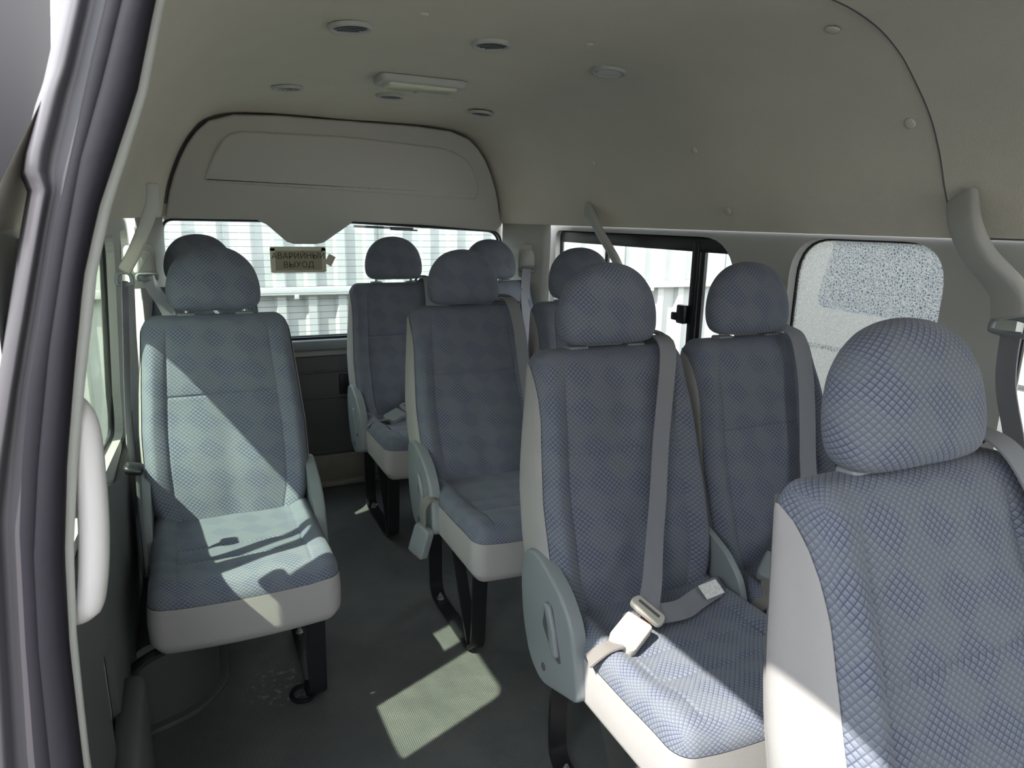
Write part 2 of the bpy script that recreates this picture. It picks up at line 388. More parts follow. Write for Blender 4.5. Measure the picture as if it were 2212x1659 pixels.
def seat_meshes():
    S = {}
    Lx = lines(-.2, .2, .035, sorted(frange(-.165, .165, .015)+[s*(.137+d) for s in (-1, 1) for d in (-.008, -.0045, -.0022, 0, .0022, .0045, .008)]))
    Lt = lines(0, .1, .035, [.05], 5)
    Lz = lines(.40, 1.028, .045, sorted(frange(.445, .983, .018)+[.80+d for d in (-.008, -.0045, -.0022, 0, .0022, .0045, .008)]))
    def uvb(p, ax, side):
        if ax == 1: return (p[0], p[2])
        if ax == 2: return (p[0], 1.028+p[1])
        return ((.2+p[1])*(1 if side else -1), p[2])
    lo, hi, r = (-.2, 0, .40), (.2, .1, 1.028), (.035, .035, .045)
    S['back'] = rbox(lo, hi, r, (Lx, Lt, Lz), back_map, uvb)
    # plain cloth side panels and back panel, lying over the fabric body
    def side(sx):
        V = []; F = []; zs = frange(.42, 1.0, .0145); nt_ = 9
        cut = [(.40, .08), (.486, .08), (.60, .10), (.682, .11), (.80, .12), (.889, .15), (.93, .20), (.962, .29), (.982, .42), (.995, .60), (1.0, .75)]
        for z in zs:
            c = lerp(cut, z)*.1
            for j in range(nt_):
                t = c+(.1-c)*j/(nt_-1)
                q = (.2, t, z); inn = (.165, min(max(t, .035), .065), min(max(z, .445), .983))
                d = ((q[0]-inn[0])/.035, (q[1]-inn[1])/.035, (q[2]-inn[2])/.045); n = math.sqrt(sum(k*k for k in d))
                p = [inn[i]+d[i]/n*(.035, .035, .045)[i] for i in range(3)]
                x, y, zz = back_map((p[0]*sx, p[1], p[2]), q, (0, 1))
                V.append((x+sx*.0026*max(.3, d[0]/n), y+.0026*d[1]/n, zz))
        for i in range(len(zs)-1):
            for j in range(nt_-1): a = i*nt_+j; F.append((a, a+1, a+nt_+1, a+nt_))
        return V, F
    S['side'] = side
    bp = [(x, t, z) for z in frange(.42, 1.0, .03) for x in frange(-.18, .18, .03) for t in (.1,)]
    nz, nx = len(frange(.42, 1.0, .03)), len(frange(-.18, .18, .03)); V = []
    for p in bp:
        q = back_map(p, p, (1, 1)); V.append((q[0], q[1]+.0035, q[2]))
    S['backp'] = (V, [(i*nx+j, i*nx+j+1, (i+1)*nx+j+1, (i+1)*nx+j) for i in range(nz-1) for j in range(nx-1)])
    # cushion
    ylo, yhi, zlo, zt = -.553, -.07, .302, .482; ZC = .436
    lo, hi, r = (-.213, ylo, zlo), (.213, yhi, zt), (.034, .040, .042)
    Lx = lines(-.213, .213, .034, sorted(frange(-.17, .17, .015)+[s*(.15+d) for s in (-1, 1) for d in (-.008, -.004, 0, .004, .008)]))
    Ly = lines(ylo, yhi, .04, sorted(frange(-.5, -.12, .016)+[c+d for c in (-.40, -.315) for d in (-.008, -.004, 0, .004, .008)]))
    Lz = sorted(set([zlo+.042*i/5 for i in range(6)]+[.38, .40, ZC-.003, ZC]+[zt-.042*i/5 for i in range(6)]))
    def cm(p, raw, face):
        x, y, z = p; ax = abs(x); top = sstep(z, .40, .47)
        front = sstep(-y, .36, .47)
        dz = -.022*(1-sstep(ax, .13, .185))*(1-.75*front)-.014*sstep(-y, .46, .553)*top*0
        dz += .006*math.sin(math.pi*min(1, max(0, -y-.40)/.15))
        if face == (2, 1):
            e = (1-sstep(-y, .505, .537))*sstep(-y, .085, .12)*(1-sstep(ax, .18, .20)); g = -.0035*math.exp(-((ax-.15)/.0035)**2)
            if ax < .15:
                for c in (-.40, -.315): g -= .004*math.exp(-((y-c)/.004)**2)
                g += .004*math.sin(math.pi*max(0, min(1, (-y-.315)/.085)))
            dz += e*(g+.0012*math.sin(x*33+y*21)*math.sin(y*29))
        # the front bows forward in the middle, the sides belly out a little
        y2 = y-.018*(1-(x/.213)**2)*sstep(-y, .3, .55); bel = 1+.02*math.sin(math.pi*max(0, min(1, (z-.314)/.13)))
        inset = .985 if z < .33 else 1
        return (x*bel*inset*1.03, y2, z+dz*top)
    def uvc(p, ax, side):
        if ax == 2: return (p[0], p[1])
        if ax == 1: return (p[0], ylo-(zt-p[2]) if side == 0 else yhi+(zt-p[2]))
        return ((.213+(zt-p[2]))*(1 if side else -1), p[1])
    S['cush'] = rbox(lo, hi, r, (Lx, Ly, Lz), cm, uvc, lambda c, ax, s: (ax == 2 and s == 1) or (ax != 2 and c[2] > ZC-.003))
    def cm2(p, raw, face):
        x, y, z = cm(p, raw, face); 
        k = 1.006 if abs(raw[2]-ZC) > .002 else 1.0
        return (x*k, y-(.001 if k > 1 else 0), z)
    S['skirt'] = rbox(lo, hi, r, (Lx, Ly, Lz), cm2, uvc, lambda c, ax, s: (ax == 2 and s == 0) or (ax != 2 and c[2] < ZC-.003))
    # headrest
    half = [(0, 1.036), (.07, 1.036), (.108, 1.041), (.127, 1.058), (.1325, 1.088), (.129, 1.125), (.115, 1.165), (.087, 1.199), (.050, 1.220), (0, 1.228)]
    ol = half+[(-x, z) for x, z in half[-2:0:-1]]
    ol = [tuple(v) for v in smoothline([(a, b, 0) for a, b in ol], 5, True)]
    V = []; F = []; UV = []; n = len(ol); m_ = 22; cz = 1.125
    for i in range(m_+1):
        A = math.pi*i/m_; sc_ = max(0.0, math.sin(A) if 0 < i < m_ else 0)**.62; y = -math.copysign(abs(math.cos(A))**.85, math.cos(A))*.053
        for (x, z, _) in ol:
            xx = x*sc_; zz = cz+(z-cz)*sc_; V.append((xx, .086+y+(zz-cz)*.10-.006*math.cos(xx*9), zz-HZ))
    AL = [[0]*n]
    for i in range(1, m_+1): AL.append([AL[-1][k]+(Vector(V[i*n+k])-Vector(V[(i-1)*n+k])).length for k in range(n)])
    TOT = AL[-1]
    def hu(i, k, f):
        k %= n; x, z, _ = ol[k]; q = Vector((x, z-cz)).normalized(); q = q; l = AL[i][k] if f < m_*.7 else TOT[k]-AL[i][k]
        return (q.x*l+(0 if f < m_*.7 else .4), q.y*l)
    for i in range(m_):
        for k in range(n):
            F.append((i*n+k, i*n+(k+1) % n, (i+1)*n+(k+1) % n, (i+1)*n+k)); UV.append([hu(i, k, i), hu(i, k+1, i), hu(i+1, k+1, i), hu(i+1, k, i)])
    S['head'] = (V, F, UV)
    return S
SM = seat_meshes(); CACHE = {}
def cached(key, name, fn, parent, loc=(0, 0, 0)):
    """first call builds the mesh object, later calls copy it"""
    if key in CACHE:
        ob = CACHE[key].copy(); C.objects.link(ob)
    else:
        ob = fn(); CACHE[key] = ob
    ob.parent = parent; ob.location = loc; ob.name = name if name not in bpy.data.objects else ob.name
    return ob

COVER = roundpoly([(-.045, .594), (.006, .575), (.020, .50), (.004, .40), (-.035, .315), (-.10, .285), (-.258, .338), (-.250, .40), (-.218, .50), (-.165, .55), (-.095, .580)], [.03, .03, .03, .03, .04, .03, .02, .03, .03, .03, .02])
def make_seat(loc, label, group, rec=0.0, head=0.0, leg_side=-1, legs=True, sides=(-1, 1)):
    s = empty('passenger_seat', loc, label=label, cat='seat', group=group)
    H = (0, 0, HZ)
    bk = cached('back', 'backrest', lambda: link('backrest', *SM['back'][:2], QUILT, uvs=SM['back'][2]), s, H)
    bk.rotation_euler.x = -rec
    for sx in (-1, 1):
        cached(('side', sx), 'side_panel', lambda: link('side_panel', *SM['side'](sx), SKIRT), bk)
    cached('backp', 'back_panel', lambda: link('back_panel', *SM['backp'], SKIRT), bk)
    hd = cached('head', 'headrest', lambda: link('headrest', *SM['head'][:2], QUILT, uvs=SM['head'][2]), s, (0, -head*math.sin(-rec), HZ+head)); hd.rotation_euler.x = -rec
    for sx in (-1, 1):
        def pst():
            b = MB().tube([(sx*.082, .086, 1.0-HZ), (sx*.082, .086, 1.06-HZ)], .006, 10); return b.build('headrest_post', STEEL)
        cached(('post', sx), 'headrest_post', pst, hd)
        def col():
            o_ = rrect(-.026, .026, -.017, .017, .008)
            b = MB().plate(o_, lambda a, c, d: (sx*.082+a, .082+c, d-HZ), 1.012, 1.034, .005); return b.build('headrest_collar', PLAST)
        cached(('col', sx), 'headrest_collar', col, bk)
    cu = cached('cush', 'seat_cushion', lambda: link('seat_cushion', *SM['cush'][:2], QUILT, uvs=SM['cush'][2]), s)
    cached('skirt', 'cushion_skirt', lambda: link('cushion_skirt', *SM['skirt'][:2], SKIRT), cu)
    for sx in sides:
        def cov():
            b = MB().plate(COVER, lambda a, c, d: (sx*d, a, c), .212, .246 if sx < 0 or leg_side > 0 else .236, .009)
            return b.build('recliner_cover', PLAST)
        cv = cached(('cov', sx, leg_side), 'recliner_cover', cov, s)
        if sx > 0 and leg_side < 0: continue
        def rec_():
            o2 = roundpoly([(-.112, .505), (-.142, .505), (-.188, .392), (-.176, .384), (-.150, .392), (-.098, .438)], .012)
            return MB().plate(o2, lambda a, c, d: (sx*d, a, c), .244, .2468, .0012).build('lever_recess', PLASTD)
        cached(('rec', sx), 'lever_recess', rec_, cv)
        def lev():
            o3 = roundpoly([(-.112, .502), (-.134, .503), (-.160, .455), (-.178, .400), (-.164, .392), (-.150, .402), (-.134, .455)], .007)
            return MB().plate(o3, lambda a, c, d: (sx*d, a, c), .245, .255, .005).build('recline_lever', PLAST)
        cached(('lev', sx), 'recline_lever', lev, cv)
        def scr():
            return MB().plate([(-.11+.010*math.cos(k*.628), .335+.010*math.sin(k*.628)) for k in range(10)], lambda a, c, d: (sx*d, a, c), .244, .2472, .001).build('screw_cap', PLASTD)
        cached(('scr', sx), 'screw_cap', scr, cv)
    def frm():
        b = MB()
        for y in (-.46, -.10): b.tube([(-.185, y, .318), (.185, y, .318)], .014, 10)
        for x in (-.17, .17): b.tube([(x, -.49, .315), (x, -.06, .315), (x, -.02, .40)], .013, 10)
        return b.build('seat_frame', BLACK)
    cached('frm', 'seat_frame', frm, s)
    if legs:
        sg = leg_side
        def leg():
            pth = smoothline([(0, -.048, .315), (0, -.048, .20), (0, -.050, .085), (0, -.062, .030), (0, -.110, .008), (0, -.25, .007), (0, -.385, .008), (0, -.432, .030), (0, -.444, .085), (0, -.452, .20), (0, -.46, .315)], 5)
            b = MB().ribbon([(sg*.167, p.y, p.z) for p in pth], (1, 0, 0), .023, .005); return b.build('leg', BLACK, angle=30)
        lg = cached(('leg', sg), 'leg', leg, s)
        def brc():
            b = MB().ribbon([(sg*.167, -.235, .318), (sg*.167, -.28, .25), (sg*.167, -.375, .06), (sg*.167, -.40, .014)], (1, 0, 0), .018, .005)
            b.box((sg*.167, -.40, .014), (.036, .03, .012), bev=.003); return b.build('leg_brace', BLACK, angle=30)
        cached(('brc', sg), 'leg_brace', brc, lg)
        for by in (-.10, -.385):
            def blt():
                b = MB().tube([(sg*.167, by, .010), (sg*.167, by, .016)], .013, 14); b.tube([(sg*.167, by, .016), (sg*.167, by, .026)], .0085, 6); b.tube([(sg*.167, by, .026), (sg*.167, by, .034)], .0045, 10)
                return b.build('bolt', STEEL, angle=30)
            cached(('blt', sg, by), 'bolt', blt, lg)
    return s
def buckle(parent, p, d, up, strap_pts, sw, m=CREAM, name='belt_buckle', scale=1.0):
    """d = direction towards the tongue, up = face normal"""
    d = Vector(d).normalized(); up = Vector(up); up = (up-d*up.dot(d)).normalized(); x = d.cross(up); p = Vector(p)
    o_ = roundpoly([(-.031, -.034), (-.018*1.3, -.044), (.018*1.3, -.044), (.031, -.034), (.031, .040), (-.031, .040)], [.006, .006, .006, .006, .008, .008])
    T = lambda a, b, c: p+x*a*scale+d*b*scale+up*c*scale
    bk = MB().plate(o_, T, -.011, .011, .006).build(name, m, parent)
    MB().plate(rrect(-.024, .024, .0385, .0425, .001), lambda a, b, c: p+x*a*scale+d*(b)*scale+up*(c)*scale, -.005, .005, 0).build('release_button', mat_red(), bk)
    MB().ribbon(smoothline(strap_pts, 6), sw, .021, .0022).build('buckle_strap', STRAP, bk, uv=True, angle=30)
    return bk
_red = []
def mat_red():
    if not _red: _red.append(mat('red_button', (.45, .12, .08), .4))
    return _red[0]
def tongue(parent, p, d, up, m=PLAST, sc_=1.0):
    d = Vector(d).normalized(); up = Vector(up); up = (up-d*up.dot(d)).normalized(); x = d.cross(up); p = Vector(p)
    T = lambda a, b, c: p+x*a*sc_+d*b*sc_+up*c*sc_
    t = MB().plate(roundpoly([(-.036, -.010), (.036, -.010), (.042, .004), (.036, .022), (-.036, .022), (-.042, .004)], .008), T, -.006, .006, .004).build('belt_tongue', m, parent)
    MB().plate(rrect(-.027, .027, .006, .012, .002), T, .0055, .0068, 0).build('belt_slot', PLASTD, t)
    return t
def guide(parent, x, y, z):
    b = MB().tube(smoothline([(x-.045, y-.012, z), (x-.03, y+.012, z+.016), (x, y+.022, z+.022), (x+.035, y+.012, z+.014), (x+.05, y-.018, z-.004)], 5), .006, 8)
    b.box((x+.005, y+.03, z-.006), (.10, .055, .018), bev=.007); return b.build('belt_guide', PLASTD, parent)

GA = 'aisle-side seats right of the gangway'; GW = 'window-side seats along the right wall'
A1 = make_seat((.850, .428, 0), 'quilted grey passenger seat nearest the viewer at the lower right, cut by the frame', GA, rec=.09, head=-.008)
A2 = make_seat((.920, 1.327, 0), 'quilted grey aisle seat with cream buckle fastened across a half sunlit cushion', GA, rec=-.005)
A3 = make_seat((.906, 2.202, 0), 'quilted grey aisle seat whose loose belt buckle dangles over its side cover', GA, rec=.045, head=-.006)
A4 = make_seat((.889, 3.079, 0), 'aisle seat of the back row with sunlit floor under its black leg', GA, rec=-.01, head=.008)
W1 = make_seat((1.365, .428, 0), 'window seat at the right frame edge, only its rounded shoulder showing', GW, rec=.05, leg_side=1, sides=(1,))
W2 = make_seat((1.388, 1.327, 0), 'window seat in front of the shattered pane, strap hanging down its backrest', GW, rec=.03, leg_side=1, sides=(1,))
W3 = make_seat((1.380, 2.202, 0), 'window seat mostly hidden behind the cream buckle seat, by the sliding pane', GW, rec=.03, leg_side=1, sides=(1,))
W4 = make_seat((1.376, 3.079, 0), 'back row seat in the right rear corner under the wall belt guide', GW, leg_side=1, sides=(1,))
L3 = make_seat((.0876, 2.187, 0), 'single quilted seat on the left with a diagonal patch of sun across it', 'single seats along the left wall', rec=.035, head=.004, leg_side=1)
L4 = make_seat((.072, 3.085, 0), 'back row left seat whose dark headrest peeks from behind the sunlit seat', 'single seats along the left wall', head=.012, leg_side=1)

# ---------------------------------------------------------------- belts of the aisle seats (part of each seat)
up = (0, 0, 1)
# A2: fastened
guide(A2, .150, .095, 1.030)
pts = [(.150, .11, 1.030), (.148, .07, 1.048), (.140, .020, 1.028), (.120, -.012, .96), (.090, -.045, .82), (.058, -.090, .70), (.022, -.135, .60), (-.020, -.190, .54), (-.065, -.240, .512)]
MB().ribbon(smoothline(pts, 8), [(1, -.0, 0)]*(8*8+1), .023).build('shoulder_belt', BELT, A2, uv=True, angle=30)
tongue(A2, (-.075, -.247, .508), (.75, .25, .30), (-.1, -.5, .9), m=CREAM)
buckle(A2, (-.135, -.277, .492), (.75, .35, .22), (-.1, -.35, .92), [(-.236, -.278, .455), (-.220, -.284, .470), (-.200, -.288, .482), (-.170, -.290, .485)], (0.1, 1, -.2), m=CREAM)
MB().ribbon(smoothline([(-.065, -.250, .502), (.02, -.245, .490), (.08, -.222, .486), (.15, -.20, .487), (.20, -.18, .478), (.228, -.165, .45)], 6), (0, 1, .55), .023).build('lap_belt', BELT, A2, uv=True, angle=30)
lb = MB(); lb.box((.135, -.212, .497), (.055, .002, .036), Matrix.Rotation(-1.0, 3, 'X') @ Matrix.Rotation(-.1, 3, 'Y')); lb.build('care_label', mat('white_care_label', (.72, .74, .70), .6, noise=(160, .35)), A2)['label'] = 'small white printed label on the lap belt'
# A3: buckle dangling outside
guide(A3, .150, .095, 1.030)
pts = [(.150, .11, 1.030), (.150, .07, 1.048), (.152, .020, 1.028), (.158, -.020, .95), (.165, -.052, .82), (.172, -.095, .68), (.18, -.125, .56), (.19, -.15, .49)]
MB().ribbon(smoothline(pts, 8), (1, 0, 0), .023).build('shoulder_belt', BELT, A3, uv=True, angle=30)
buckle(A3, (-.280, -.232, .315), (-.25, .10, -1), (-1, -.35, .2), [(-.222, -.235, .452), (-.245, -.228, .455), (-.268, -.225, .425), (-.270, -.228, .375), (-.272, -.23, .345)], (0, 1, .1), m=PLAST, scale=1.2)
# A4: fastened
pts = [(.150, .11, 1.030), (.150, .07, 1.048), (.15, .020, 1.028), (.14, -.04, .85), (.11, -.085, .70), (.06, -.15, .57), (.0, -.20, .515), (-.03, -.22, .505)]
guide(A4, .150, .095, 1.030)
MB().ribbon(smoothline(pts, 8), (1, 0, 0), .023).build('shoulder_belt', BELT, A4, uv=True, angle=30)
tongue(A4, (-.040, -.222, .500), (.75, .25, .30), (-.1, -.5, .9))
buckle(A4, (-.100, -.250, .486), (.75, .35, .22), (-.1, -.35, .92), [(-.222, -.262, .455), (-.200, -.268, .472), (-.165, -.272, .478), (-.135, -.266, .479)], (0.1, 1, -.2), m=PLAST)
# A1
guide(A1, .158, .175, 1.022)
pts = [(.158, .19, 1.026), (.158, .15, 1.045), (.162, .09, 1.022), (.172, .035, .93), (.18, .005, .80), (.182, -.04, .66), (.16, -.10, .54)]
MB().ribbon(smoothline(pts, 8), (1, 0, 0), .023).build('shoulder_belt', BELT, A1, uv=True, angle=30)
# W2 buckle by its left side
buckle(W2, (-.135, -.205, .505), (.75, .42, .32), (-.1, -.35, .92), [(-.232, -.252, .445), (-.205, -.262, .475), (-.185, -.245, .492), (-.160, -.222, .497)], (0.1, 1, -.2), m=PLAST)

# ---------------------------------------------------------------- shell of the vehicle interior
XC = .745
FULL = [(.912, 1.30), (.878, 1.365), (.848, 1.42), (.815, 1.487), (.765, 1.561), (.695, 1.63), (.635, 1.678), (.555, 1.72), (.445, 1.747), (.3, 1.757), (.15, 1.760), (0, 1.760)]
REAR = [(.800, 1.30), (.788, 1.35), (.772, 1.42), (.752, 1.48), (.722, 1.55), (.690, 1.61), (.650, 1.665), (.60, 1.71), (.50, 1.742), (.33, 1.752), (.16, 1.752), (0, 1.750)]
def blend(y): return sstep(y, 2.80, 3.36)**1.3
def section(y, left=True, right=True, inset=0):
    k = blend(y); h = [(a+(c-a)*k-inset, b+(d-b)*k-(inset if a < .6 else 0)) for (a, b), (c, d) in zip(FULL, REAR)]
    R_ = [(XC+a, b) for a, b in h]; L_ = [(XC-a, b) for a, b in h[:-1]]
    pts = L_+R_[::-1] if left else R_[::-1]
    s = smoothline([(a, b, 0) for a, b in pts], 4)
    return [(v.x, v.y) for v in s]
def loft(name, secs, ys, m):
    V = []; F = []; n = len(secs[0])
    for sct, y in zip(secs, ys): V += [(a, y, b) for a, b in sct]
    for i in range(len(ys)-1):
        for j in range(n-1): F.append((i*n+j, i*n+j+1, (i+1)*n+j+1, (i+1)*n+j))
    return link(name, V, F, m)
ys = [.80, 1.07, 1.6, 2.2, 2.7]+frange(2.78, 3.36, .045)+[3.415]
ce = tag(loft('ceiling', [section(y) for y in ys], ys, HEADL), 'beige felt headliner curving over the passenger area', kind='structure')
# forward headliner: no left flank where the doorway is
def front_sec(y):
    s = section(y, inset=.002); i0 = min(i for i, (a, b) in enumerate(s) if b > 1.585); return s[i0 if y < .8055 else len(s)//2:]
ys = [-1.7, -.8, 0, .6, .805]
tag(loft('ceiling.front', [front_sec(y) for y in ys], ys, HEADL), 'front piece of the headliner above the doorway', kind='structure')
ys = [.806, 1.066]
tag(loft('ceiling.flank', [[(a-.002, b-.001) for a, b in front_sec(y)] for y in ys], ys, HEADL), 'headliner flank beyond the dark seam', kind='structure')
s = section(1.067, inset=.003); s = [p for p in s if p[0] > .3]
sm = MB().tube([(a, 1.068, b) for a, b in s], .0022, 6).build('trim_1', PLASTD); tag(sm, 'dark seam line running up the headliner', kind='structure')
bs = MB().tube([(1.652, 1.07, 1.302), (1.652, .3, 1.302), (1.652, -.5, 1.302)], .002, 6); bs.build('headliner_edge', PLASTD, sm)

# floor
fl = holes_plate('floor', [(-.24, -1.7), (1.70, -1.7), (1.70, 3.42), (-.24, 3.42)], [], lambda a, b, d: (a, b, d), 0, -.04, FLOOR)
tag(fl, 'dark ribbed rubber floor covering', kind='structure')

# side walls with window openings
XR, XL = 1.66, -.195
wr = [roundpoly([(1.735, .74), (3.02, .74), (3.02, 1.277), (1.80, 1.277)], [.04, .05, .04, .16], 8),
      roundpoly([(1.085, .70), (1.56, .70), (1.555, 1.288), (1.075, 1.288)], [.09, .09, .12, .12], 8),
      rrect(.25, .90, .72, 1.285, .12, 8), rrect(-1.2, .0, .75, 1.29, .10, 8)]
tag(holes_plate('wall_right', [(-1.7, 0), (3.02+.06, 0), (3.02+.06, 1.302), (-1.7, 1.302)], wr, lambda a, b, d: (d, a, b), XR, XR+.05, TRIM), 'light grey right side wall with four window openings', kind='structure')
wl = [roundpoly([(1.17, .80), (2.36, .665), (2.36, 1.262), (1.17, 1.262)], [.05, .12, .10, .05], 8), rrect(2.60, 3.02, .78, 1.262, .09, 8)]
def toL(a, b, d):
    x = d+.028*sstep(b, .8, 1.3) if True else d; return (x, a, b)
tag(holes_plate('wall_left', [(.84, 0), (3.08, 0), (3.08, 1.302), (.84, 1.302)], wl, toL, XL, XL-.04, TRIM), 'light grey left side wall behind the doorway', kind='structure')
tag(holes_plate('wall_left.cab', [(-1.7, 0), (.07, 0), (.07, 1.6), (-1.7, 1.6)], [rrect(-1.45, -.6, .8, 1.3, .08)], lambda a, b, d: (d, a, b), -.19, -.23, TRIM), 'left cab wall in front of the doorway', kind='structure')
tag(holes_plate('wall_front', [(-.24, 0), (1.72, 0), (1.72, 1.80), (-.24, 1.80)], [rrect(-.08, 1.58, .80, 1.50, .12)], lambda a, b, d: (a, d, b), -1.7, -1.74, TRIMD), 'front bulkhead with the windscreen opening', kind='structure')
# corner pillars at the back, following the taper of the headliner
def corner(sg, name, label):
    V = []; F = []; yy = [3.02]+frange(3.08, 3.385, .02); zz = [0, .4, .8, 1.0, 1.15, 1.302]
    for z in zz:
        for y in yy: V.append((XC+sg*(.912-(.912-.800)*sstep(y, 2.80, 3.36)**1.3+(.004 if y < 3.05 else 0)), y, z))
    n = len(yy)
    for i in range(len(zz)-1):
        for j in range(n-1): F.append((i*n+j, i*n+j+1, (i+1)*n+j+1, (i+1)*n+j))
    ob = link(name, V, F, TRIM); tag(ob, label, kind='structure'); sm_ = ob.modifiers.new('t', 'SOLIDIFY'); sm_.thickness = .004; return ob
corner(1, 'trim_2', 'curved light grey pillar trim in the right rear corner'); corner(-1, 'trim_3', 'curved light grey pillar trim in the left rear corner')

# rear door: window frame, upper panel, lower panels
YB = 3.40
rw = roundpoly([(-.085, .75), (1.565, .75), (1.535, 1.262), (.76, 1.296), (-.055, 1.296)], [.03, .03, .07, 0, .05], 8)
wb = tag(holes_plate('wall_back', [(-.24, 0), (1.74, 0), (1.74, 1.36), (-.24, 1.36)], [rw], lambda a, b, d: (a, d, b), YB, YB+.04, REARP), 'rear door inner frame around the back window', kind='structure')
kc = [(XC-a-.012, b+.012) for a, b in REAR[:-1]]+[(XC+a+.012, b+.012) for a, b in REAR[::-1]]
k = [(XC+a-.012, b-.008) for a, b in REAR]; k2 = [(XC-a+.012, b-.008) for a, b in REAR[:-1]]
bump = [(1.50, 1.262), (1.10, 1.288), (.76, 1.298), (.745, 1.285), (.62, 1.200), (.585, 1.193), (.485, 1.193), (.455, 1.203), (.37, 1.280), (.33, 1.298), (-.02, 1.298)]
ol = k2+k[::-1][1:]+bump
def upto(a, b, d):
    lean = .045*sstep(b, 1.28, 1.62); return (a, d-lean, b)
up_ = MB().plate(ol, upto, 3.405, 3.378, .010)
wu = tag(up_.build('wall_back.upper', REARP, angle=40), 'moulded grey upper panel of the rear door', kind='structure')
tag(MB().plate(kc, lambda a, b, d: (a, d, b), 3.412, 3.45).build('wall_back.closing', PLASTD), 'closing panel above the back window', kind='structure')
ins = roundpoly([(.115, 1.452), (.15, 1.54), (.215, 1.65), (.28, 1.672), (.742, 1.678), (1.214, 1.655), (1.335, 1.605), (1.398, 1.47), (1.388, 1.414), (.712, 1.434)], [.02, .05, .05, .03, .1, .05, .06, .04, .03, .1], 6)
MB().plate(ins, lambda a, b, d: upto(a, b, d), 3.379, 3.372, .014, 5).build('raised_inset', REARP, wu, angle=50)
gb = MB()
gb.tube([(a, YB-.008, b) for a, b in rw]+[(rw[0][0], YB-.008, rw[0][1])], .006, 8, cap=False); gb.build('window_gasket', GASK, wb)
lp = MB(); lp.box((XC, 3.385, .715), (1.62, .05, .055), bev=.014); lp.build('sill_ledge', PLAST, wb)
lp = MB(); lp.box((XC, 3.388, .41), (1.60, .03, .50), bev=.008); q_ = lp.build('lower_door_panel', TRIMD, wb)
for zz_ in (.585, .455):
    MB().box((XC, 3.372, zz_), (1.56, .012, .012), bev=.005).build('panel_rib', TRIMD, wb)
MB().box((.69, 3.372, .515), (.05, .012, .10), bev=.005).build('latch_pocket', GASK, wb)
tc_ = MB(); tc_.box((XC, 3.375, .085), (1.60, .04, .15), bev=.01); tc_.box((XC, 3.345, .018), (1.62, .05, .03), bev=.008)
tc_.build('tailgate_scuff_plate', mat('scuffed_beige_plate', (.20, .19, .16), .45, noise=(9, .35)), wb)

# windows: glass + frames
def pane(name, ol2, to3, d, m, parent):
    return MB().plate(ol2, to3, d, d+.004).build(name, m, parent, smooth=False)
def window(name, ol2, to3, d, m, label, frame=.006):
    e = empty(name, (0, 0, 0), label=label, kind='structure')
    fr = MB().tube([to3(a, b, d) for a, b in ol2]+[to3(*ol2[0], d)], frame, 8, cap=False).build('window_frame', GASK, e)
    pane('glass_pane', ol2, to3, d, m, e); return e
tr_ = lambda a, b, d: (d, a, b)
w1 = window('window_1', wr[0], tr_, XR+.035, GLASSC, 'right sliding window with black frame and small latch', .010)
b = MB(); b.box((XR+.028, 2.38, 1.248), (.016, 1.24, .05), bev=.004); b.box((XR+.026, 2.010, 1.0), (.022, .034, .52), bev=.004); b.box((XR+.030, 1.975, 1.0), (.016, .022, .52), bev=.003)
b.box((XR+.028, 2.60, 1.0), (.014, .022, .52), bev=.003)
b.build('sliding_frame', GASK, w1)
b = MB(); b.box((XR+.008, 2.045, .995), (.03, .045, .07), bev=.008); b.box((XR-.002, 2.075, .985), (.02, .03, .03), bev=.006); b.build('window_latch', GASK, w1)
w2 = window('window_2', wr[1], tr_, XR+.035, CRAZE, 'right fixed window of shattered crazed glass')
w3 = window('window_3', wr[2], tr_, XR+.035, GLASSC, 'forward right window at the frame edge')
w3b = window('window_4', wr[3], tr_, XR+.035, GLASSC, 'right cab window')
w4 = window('window_5', wl[0], toL, XL-.03, GLASS, 'left sliding window beside the single seat', .008)
b = MB(); b.box((XL-.012, 1.435, 1.0), (.02, .055, .56), bev=.004); b.box((XL+.006, 1.475, .905), (.03, .05, .075), bev=.01); b.build('sliding_frame', GASK, w4)
w5 = window('window_6', wl[1], toL, XL-.03, GLASS, 'left rear corner window')
w6 = window('window_7', rw, lambda a, b, d: (a, d, b), YB+.03, GLASSR, 'heated back window of the rear door', .008)
w7 = window('window_8', rrect(-.08, 1.58, .80, 1.50, .12), lambda a, b, d: (a, d, b), -1.72, GLASSC, 'windscreen of the vehicle')

# lower left charcoal wall panels with pocket
lw = tag(holes_plate('trim_4', roundpoly([(.86, .02), (2.9, .02), (2.9, .64), (1.9, .66), (1.6, .76), (.86, .78)], .03), [roundpoly([(1.30, .30), (1.42, .28), (1.40, .52), (1.28, .55)], .02)], lambda a, b, d: (d, a, b), XL+.002, XL+.016, TRIMD), 'charcoal lower panel on the left wall', kind='structure')
MB().box((XL+.03, 1.37, .20), (.05, .34, .30), bev=.02).build('map_pocket', TRIMD, lw)

# wheel arch under the single seat
wa = MB().plate(roundpoly([(-.195, 1.80), (-.06, 1.845), (.012, 1.94), (.012, 2.55), (-.195, 2.55)], [0, .08, .10, .05, 0], 8), lambda a, b, d: (a, b, d), 0, .25, .05, 5)
wa.plate(roundpoly([(-.195, 1.775), (-.05, 1.82), (.036, 1.925), (.036, 2.57), (-.195, 2.57)], [0, .08, .10, .05, 0], 8), lambda a, b, d: (a, b, d), 0, .012, .006)
tag(wa.build('wall_left.wheel_arch', mat('dark_wheel_arch', (.07, .074, .07), .6, bump=(300, .3)), angle=40), 'dark moulded wheel arch under the left seat', kind='structure')

